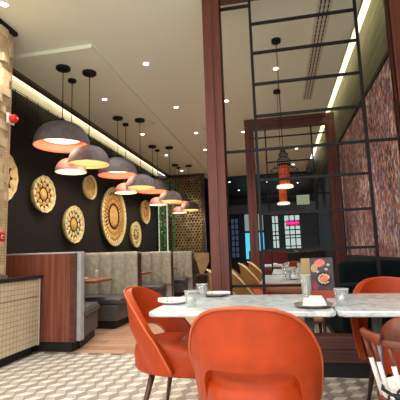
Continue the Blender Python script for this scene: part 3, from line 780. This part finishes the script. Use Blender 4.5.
# ---------------------------------------------------------------- spindle chair (right foreground)
sc = empty('spindle_chair', (.62, 1.90, 0), 0, label='brown spindle back chair with white dipped spindles at the right edge', cat='chair')
def arc(t_, rx=.275, ry=.245): return rx*math.sin(t_), -ry*math.cos(t_)
def rail_path(z, n=40, spread=1.62): return [(*arc(-spread+2*spread*k/n), z+.02*(k/n-.5)**2*4) for k in range(n+1)]
p = MB(); path = rail_path(.715); prevs = None
for k, (x, y, z) in enumerate(path):
    t_ = -1.62+3.24*k/40; nx, ny = math.sin(t_), -math.cos(t_); w_ = .014; h_ = .018+.010*math.cos(t_/1.62*PI/2)
    if k in (0, 40): w_ *= .6; h_ *= .6
    sec = []
    for q in range(10):
        a = 2*PI*q/10; sec.append(p.bm.verts.new((x+nx*w_*1.2*math.cos(a), y+ny*w_*1.2*math.cos(a), z+h_*math.sin(a))))
    if prevs:
        for q in range(10):
            fc = p.bm.faces.new((prevs[q], prevs[(q+1) % 10], sec[(q+1) % 10], sec[q])); fc.smooth = True
    else: p.bm.faces.new(sec[::-1])
    prevs = sec
p.bm.faces.new(prevs); p.build('back_rail', M['chairwood'], sc)
p = MB(); prevs = None; N = 28
for k in range(N+1):
    t_ = -.95+1.9*k/N; x, y = arc(t_); nx, ny = math.sin(t_), -math.cos(t_); u_ = abs(-1+2*k/N); h_ = .112*(1-u_**5)**.5+.004; lean = .02
    sec = [p.bm.verts.new((x+nx*o_, y+ny*o_, z)) for o_, z in ((-.011, .715), (.011, .715), (.011+lean, .715+h_), (.0+lean, .721+h_), (-.009+lean, .715+h_))]
    if prevs:
        for q in range(5):
            fc = p.bm.faces.new((prevs[q], prevs[(q+1) % 5], sec[(q+1) % 5], sec[q])); fc.smooth = True
    else: p.bm.faces.new(sec[::-1])
    prevs = sec
p.bm.faces.new(prevs); p.build('headrest', M['chairwood'], sc)
seatp = []
for k in range(36):
    a = 2*PI*k/36; s_, q_ = math.sin(a), math.cos(a); seatp.append((.235*math.copysign(abs(s_)**.75, s_), (.15 if q_ > 0 else .225)*math.copysign(abs(q_)**.75, q_)))
p = MB(); p.prism(seatp, .445, .474, .008); p.build('seat', M['chairwood'], sc)
p = MB(); p.prism([(x*.95, y*.95) for x, y in seatp], .475, .512, .014); cu = p.build('seat_cushion', M['linen'], sc)
tp = [(-.225, -.06, .525), (-.24, -.12, .53), (-.225, -.19, .533), (-.12, -.24, .53), (.02, -.255, .528), (.14, -.235, .528)]
MB().tube(tp, .007, 8).build('cord_tie', M['tie'], sc)
p = MB()
for s_ in (-1, 1):
    p.tube([(-.215+s_*(.034*math.sin(a)), -.235-.006*math.sin(a), .542+.02*math.sin(2*a)+.012*s_) for a in [PI*k/12 for k in range(13)]], .0045, 7)
    p.tube([(-.215, -.235, .54), (-.215+s_*.02, -.245, .51), (-.215+s_*.028, -.25, .475)], .004, 7)
p.tube([(-.225, -.233, .54), (-.205, -.239, .54)], .009, 8)
p.build('cord_bow', M['tie'], sc)
for k, t_ in enumerate((-1.5, -1.2, -.88, -.5, -.1, .3, .7, 1.1, 1.5)):
    x, y = arc(t_); b_ = (x*.80, y*.84)
    f_ = .34; mid = (x+(b_[0]-x)*f_, y+(b_[1]-y)*f_, .712-(.712-.47)*f_)
    s1 = MB().tube([(x, y, .712), mid], [.0095, .0105], 10).build('spindle', M['chairwood'], sc)
    MB().tube([mid, (b_[0], b_[1], .47)], [.010, .0105], 10).build('white_dipped_end', M['whitepaint'], s1)
for sx, sy in ((1, 1), (-1, 1), (1, -1), (-1, -1)):
    MB().tube([(.16*sx, .13*sy-.03, .45), (.21*sx, .19*sy-.03, 0)], [.02, .012], 12).build('leg', M['leg'], sc)

# ---------------------------------------------------------------- teal sofa against right wall
so = empty('velvet_sofa', (.93, 4.75, 0), label='dark teal velvet sofa with rounded high end panel behind the grid', cat='sofa')
p = MB(); p.box(-.39, .36, -.85, -.68, .06, .985, .06, 4); p.build('end_panel', M['teal'], so)
p = MB(); p.box(.16, .38, -.68, 2.3, .3, .985, .05, 3); p.build('backrest', M['teal'], so)
p = MB(); p.box(-.34, .2, -.68, 2.3, .1, .46, .04, 3); p.build('seat', M['teal'], so)
MB().box(-.32, .34, -.8, 2.25, 0, .09).build('plinth', M['black'], so)

# ---------------------------------------------------------------- second seating group behind the grid
def plain_table(x, y, w_, d_, label, group=None, mt='marble'):
    t = empty('dining_table', (x, y, 0), label=label, cat='table', group=group)
    MB().box(-w_/2, w_/2, -d_/2, d_/2, .735, .765, .006).build('tabletop', M[mt], t)
    for s_ in (-1, 1):
        MB().lathe([(0, .02), (.03, .02), (.03, .735), (0, .735)], 14, c=(0, s_*d_*.3, 0)).build('leg', M['steel'], t)
        MB().lathe([(0, 0), (.2, 0), (.2, .01), (0, .03)], 20, c=(0, s_*d_*.3, 0)).build('base', M['blackmetal'], t)
    return t
G3 = 'marble dining tables behind the grid screen'
plain_table(.15, 4.93, .74, 1.4, 'long marble table just behind the grid screen, set with glasses', G3)
plain_table(.25, 6.7, .74, 1.4, 'marble table beyond the lanterns, before the rear frame', G3)
plain_table(.1, 9.6, 1.0, 1.2, 'marble table beyond the rear mahogany frame', G3)
G4 = 'tan barrel chairs lined up behind the left mahogany post'
mm = {M['orange']: M['tan'], M['orangehighlight']: M['tanpipe']}
tc_ = dup(ch, (-.33, 4.26, 0), math.radians(-80), 'nearest tan barrel chair with cream edge, half behind the left post', matmap=mm)
tc_['group'] = G4; tc_.scale = (1, 1, 1.07)
for x, y, l_ in ((-.22, 4.86, 'second tan barrel chair with cream edge in the row'), (-.19, 6.25, 'third tan barrel chair with cream edge in the row'), (-.10, 6.95, 'farthest tan barrel chair with cream edge in the row')):
    d_ = dup(tc_, (x, y, 0), math.radians(-84), l_)
c4 = dup(ch, (-.38, 5.56, 0), math.radians(-82), 'orange barrel chair standing among the tan chairs behind the left post'); c4.scale = (1, 1, 1.09); c4['group'] = 'orange barrel chairs deeper in the room'
c5 = dup(ch, (.30, 8.9, 0), math.radians(0), 'small looking orange chair back far behind the glasses'); c5['group'] = 'orange barrel chairs deeper in the room'
# wood framed chair back in front of table two
wc = empty('wooden_armchair', (.14, 3.97, 0), math.radians(0), label='low curved light brown chair back between grid screen and second table', cat='chair')
p = MB(); prevs = None
for k in range(33):
    t_ = -1.45+2.9*k/32; x, y = .33*math.sin(t_), -.2*math.cos(t_)+.1; nx, ny = math.sin(t_), -math.cos(t_); h_ = .05*(1-.3*abs(t_)/1.45)
    sec = [p.bm.verts.new((x+nx*o_, y+ny*o_, z)) for o_, z in ((-.015, .79-h_*2), (.015, .79-h_*2), (.02, .765), (.012, .79), (-.012, .79), (-.015, .77))]
    if prevs:
        for q in range(6):
            fc = p.bm.faces.new((prevs[q], prevs[(q+1) % 6], sec[(q+1) % 6], sec[q])); fc.smooth = True
    else: p.bm.faces.new(sec[::-1])
    prevs = sec
p.bm.faces.new(prevs); p.build('curved_backrest', mat('salmon_wood', (176, 116, 88), .45, var=.1), wc)
MB().box(-.25, .25, -.1, .3, .42, .48, .03, 3).build('seat', M['tan'], wc)
for sx, sy in ((1, 1), (-1, 1), (1, -1), (-1, -1)):
    MB().tube([(.22*sx, .1+.18*sy, .7 if sy < 0 else .44), (.24*sx, .1+.2*sy, 0)], [.018, .012], 10).build('leg', M['leg'], wc)
# glasses and settings on far tables
GZ = .765
gf = 'glasses on the tables behind the grid screen'
tum = None
far_spots = [(.08, 4.5), (.22, 4.62), (.4, 4.42), (.46, 4.6), (.15, 4.95), (.42, 5.1), (.3, 5.35), (.06, 5.3), (.1, 6.3), (.3, 6.4), (.5, 6.5), (.12, 6.85), (.4, 7.0)]
fl = ['front left of the second table', 'front middle of the second table', 'front right of the second table', 'right edge of the second table', 'centre of the second table', 'right centre of the second table', 'back centre of the second table', 'back left of the second table',
      'front left of the third table', 'front middle of the third table', 'front right of the third table', 'back left of the third table', 'back right of the third table']
for i, ((x, y), l_) in enumerate(zip(far_spots, fl)):
    if tum is None: tum = tumbler(x, y, 'clear glass at the '+l_, .13, .038, gf)
    else: dup(tum, (x, y, GZ), label='clear glass at the '+l_)
pl0 = None
for i, ((x, y), l_) in enumerate(zip([(.12, 4.72), (.36, 4.8), (.12, 5.12), (.38, 5.4), (.15, 6.55), (.42, 6.8), (-.1, 9.3), (.35, 9.3)], ['front left of the second table', 'front right of the second table', 'back left of the second table', 'back right of the second table', 'left side of the third table', 'right side of the third table', 'left of the farthest table', 'right of the farthest table'])):
    if pl0 is None:
        pl0 = plate(x, y, 'white plate at the '+l_, .12, False, 'white plates on the tables behind the grid')
        MB().box(-.05, .05, -.03, .03, .012, .05, .012).build('napkin_mound', M['linen'], pl0)
    else: dup(pl0, (x, y, GZ), label='white plate at the '+l_)
# dark service counter with small things far right
sv = empty('service_counter', (1.0, 12.6, 0), label='dark low service counter far back between frame post and tables', cat='counter')
MB().box(-.75, .3, -.3, .3, .0, 1.0, .01).build('body', M['black'], sv)
MB().box(-.8, .32, -.33, .33, 1.0, 1.04, .005).build('top', M['countertop'], sv)
for i, x in enumerate((.35, .52, .7, .9, 1.08)):
    b_ = empty('serving_bowl', (x, 12.45, 1.04), label=['white bowl at the left end of the far dark counter', 'second bowl from the left on the far dark counter', 'middle bowl on the far dark counter', 'second bowl from the right on the far dark counter', 'bowl at the right end of the far dark counter'][i], cat='bowl', group='bowls on the far counter')
    p = MB(); p.capends = False; p.lathe([(.02, 0), (.05, .005), (.09, .06), (.085, .06), (.045, .012), (.0, .01)], 24); p.build('bowl_body', M['white'] if i % 2 else M['steel'], b_)
    MB().lathe([(0, .0), (.04, 0), (.04, .006), (0, .006)], 18).build('foot', M['greychina'], b_)
# red banquette far
rb = empty('red_banquette', (-.1, 14.6, 0), label='long dark red banquette bench in front of the pale far windows', cat='bench')
MB().box(-1.0, 1.9, 0, .12, .4, 1.12, .03).build('backrest', mat('dark_red_leather', (120, 24, 40), .5), rb)
MB().box(-1.0, 1.9, -.5, 0, .2, .46, .03).build('seat', mat('dark_red_seat', (96, 20, 30), .5), rb)
MB().box(-.95, 1.85, -.4, .05, 0, .2).build('plinth', M['black'], rb)

# ---------------------------------------------------------------- far glazing
def glazing(n, x0, x1, z0, z1, mg, cols, rows_, y=19.85):
    wd = MB().box(x0, x1, y+.04, y+.06, z0, z1).build('window_%d' % n, M[mg]); st(wd)
    p = MB(); b_ = .05
    for k in range(cols+1): x = x0+(x1-x0)*k/cols; p.box(x-b_/2, x+b_/2, y, y+.04, z0, z1)
    for k in range(rows_+1): z = z0+(z1-z0)*k/rows_; p.box(x0, x1, y, y+.04, z-b_/2, z+b_/2)
    p.build('window_frame', M['black'], wd)
M['pale'] = emit('pale_daylit_glass', (176, 196, 188), 1.05)
glazing(1, -1.66, -.68, .7, 2.05, 'cyan', 3, 1); glazing(2, -1.66, -.68, 2.1, 3.0, 'paleglass', 3, 1)
glazing(3, -.28, .05, .8, 2.85, 'pale', 2, 5); glazing(4, .32, 1.1, .9, 2.9, 'pale', 3, 5)
glazing(5, 2.5, 2.95, .6, 2.5, 'bluelit', 3, 1); glazing(6, -2.3, -1.9, .8, 2.7, 'slatewin', 2, 6) if 'slatewin' in M else None
M['slatewin'] = emit('dim_shelf_light', (70, 86, 112), .5); glazing(6, -2.35, -1.95, .8, 2.8, 'slatewin', 2, 7)
# pink neon scribble in window
ns = empty('neon_sign', (.74, 19.7, 2.42), label='pink neon sign glowing in the pale far window', cat='sign')
p = MB()
p.tube([(-.3+.6*k/40, 0, .10*math.sin(k*1.05)*(.6+.4*math.cos(k*.4))) for k in range(41)], .035, 6); p.build('neon_tube', emit('pink_neon', (255, 40, 130), 1.6), ns)
MB().box(-.33, .33, .03, .05, -.14, .14).build('neon_backing', mat('dark_pink', (130, 36, 76), .5), ns)
# lit recess in dark ceiling
lp = empty('ceiling_panel_light', (1.15, 17.4, 3.25), label='dim rectangular glowing panel hanging under the dark far ceiling', cat='ceiling light')
MB().box(-.27, .27, -.03, .03, -.2, .25).build('glowing_face', M['lampglow'], lp)
p = MB(); p.box(-.3, .3, .03, .06, -.23, .28); p.box(-.01, .01, .04, .06, .28, .57); p.build('frame', M['black'], lp)

# ---------------------------------------------------------------- patterned screen at the end of booths
YS = 12.75
sn = empty('patterned_screen', (-3.2, YS, 0), label='tall bronze ring lattice screen in dark wood frame at the end of the booths', cat='screen divider')
p = MB(); p.box(.78, .86, -.05, .05, 0, H-.03); p.box(-.75, .78, -.05, .05, H-.11, H-.03); p.build('frame', M['leg'], sn)
p = MB(); rr = .052; th = .011; zz = .9; row = 0
while zz < H-.13:
    xx = -.72+(rr if row % 2 else 0)
    while xx < .76:
        K = 8
        a0 = []
        for k in range(K):
            a = 2*PI*k/K+PI/8
            a0.append([p.bm.verts.new((xx+r_*math.cos(a), y_, zz+r_*math.sin(a))) for r_, y_ in ((rr, -.012), (rr-th, -.018), (rr-th, .01))])
        for k in range(K):
            A_, B_ = a0[k], a0[(k+1) % K]
            for q in range(2): p.bm.faces.new((A_[q], A_[q+1], B_[q+1], B_[q]))
        xx += 2*rr
    zz += rr*1.75; row += 1
p.build('ring_lattice', M['bead'], sn, recalc=False)
MB().box(-.75, .78, .06, .1, 0, H-.11).build('backing', M['beadback'], sn)
st(MB().box(-4.05, -3.92, 12.55, 12.7, 0, H-.05).build('trim_9', M['post']))
# foliage columns and light strips in front of the screen
gw = empty('foliage_column', (-3.735, 12.5, 0), label='wide column of green foliage beside the end of the black wall', cat='plant', group='green foliage columns')
def leaves(w_, z0, z1, n):
    p = MB(); R_ = random.Random(4)
    for k in range(n):
        c_ = Vector((R_.uniform(-w_/2, w_/2), R_.uniform(-.1, .0), R_.uniform(z0, z1))); a = R_.uniform(0, 2*PI); d1 = Vector((math.cos(a), -.5, math.sin(a))).normalized()*.045; d2 = d1.cross(Vector((R_.uniform(-.4, .4), 1, R_.uniform(-.4, .4)))).normalized()*.02
        p.face([tuple(c_-d1), tuple(c_-d2), tuple(c_+d1), tuple(c_+d2)])
    return p
leaves(.2, 1.0, 2.75, 700).build('leaves', M['leaf'], gw, recalc=False)
MB().box(-.09, .09, 0, .04, .0, 2.78).build('backing', M['plantdark'], gw)
g2 = dup(gw, (-3.36, 12.5, 0), label='column of green foliage at the middle of the patterned screen')
for c_ in ALL(g2): c_.scale = (.45, 1, 1)
for x, l_ in ((-3.86, 'vertical white light strip left of the green foliage, by the black wall'), (-3.575, 'vertical pale green light strip right of the wide foliage column')):
    o = empty('vertical_light_strip', (x, 12.44, 0), label=l_, cat='light strip', group='vertical light strips')
    MB().box(-.014, .014, -.01, .01, .8, 2.75).build('glowing_tube', M['ledstrip'], o); MB().box(-.03, .03, .016, .04, .0, 2.78).build('channel', M['steel'], o)
tl = empty('foliage_cluster', (-3.5, 12.6, 3.35), label='sparse bright leaves at the top left of the patterned screen', cat='plant')
leaves(.7, -.1, .25, 160).build('leaves', M['leaf'], tl, recalc=False)
MB().tube([(-.35, 0, .1), (0, -.03, .12), (.35, 0, .05)], .008, 6).build('stem', M['plantdark'], tl)

# high-backed tan chair by screen
hb = empty('wingback_chair', (-2.36, 11.9, 0), label='tan tapered high-back chair right of the farthest booth', cat='chair')
p = MB(); vs = [(-.22, 1.1), (.24, 1.1), (.24, .82), (.06, .46), (-.04, .46)]
a_ = [p.bm.verts.new((x, -.03, z)) for x, z in vs]; c_ = [p.bm.verts.new((x, .03, z)) for x, z in vs]
p.bm.faces.new(a_[::-1]); p.bm.faces.new(c_)
for i in range(5): p.bm.faces.new((a_[i], a_[(i+1) % 5], c_[(i+1) % 5], c_[i]))
p.build('backrest', mat('beige_weave', (176, 148, 110), .8, var=.08), hb)
MB().box(-.22, .22, 0, .42, .40, .46, .02).build('seat', M['charcoal'], hb)
for sx in (-1, 1):
    MB().tube([(.22*sx, -.02, .8), (-.16*sx, .05, .02)], .014, 8).build('crossed_leg', M['leg'], hb)
    MB().tube([(.2*sx, .38, .42), (.22*sx, .4, 0)], .014, 8).build('leg', M['leg'], hb)

# booth table settings
for i, (x, y, l_) in enumerate([(-2.95, 5.50, 'white plate with napkin on the first booth table'), (-2.9, 7.45, 'white plate on the second booth table'), (-2.9, 9.55, 'white plate on the third booth table')]):
    q = dup(pl0, (x, y, .765), label=l_); q['group'] = 'plates on the booth tables'
for i, (x, y, l_) in enumerate([(-2.72, 5.55, 'clear glass near the end of the first booth table'), (-3.25, 5.42, 'clear glass towards the wall on the first booth table'), (-2.72, 7.4, 'clear glass on the second booth table')]):
    q = dup(tum, (x, y, .765), label=l_); q['group'] = 'glasses on the booth tables'

# ---------------------------------------------------------------- world, camera, colour
W = bpy.data.worlds.new('World'); S.world = W; W.use_nodes = True
W.node_tree.nodes['Background'].inputs[0].default_value = (1, .96, .91, 1); W.node_tree.nodes['Background'].inputs[1].default_value = 2.4

f_, yaw, pit, rol = 390.05, .19413, .135198, .0324898
fw = Vector((-math.sin(yaw)*math.cos(pit), math.cos(yaw)*math.cos(pit), math.sin(pit)))
rt = Vector((math.cos(yaw), math.sin(yaw), 0)); up = rt.cross(fw)
r2 = rt*math.cos(rol)-up*math.sin(rol); u2 = rt*math.sin(rol)+up*math.cos(rol)
cam = bpy.data.cameras.new('camera'); co = bpy.data.objects.new('camera', cam); COL.objects.link(co)
mw = Matrix((( r2.x, u2.x, -fw.x, 0), (r2.y, u2.y, -fw.y, 0), (r2.z, u2.z, -fw.z, 1.1), (0, 0, 0, 1)))
co.matrix_world = mw
cam.sensor_width = 36; cam.sensor_fit = 'HORIZONTAL'; cam.lens = 36*f_/400; cam.clip_start = .02
S.camera = co
S.view_settings.view_transform = 'Standard'; S.view_settings.look = 'None'; S.view_settings.gamma = 1; S.view_settings.use_curve_mapping = False
S.view_settings.exposure = .15
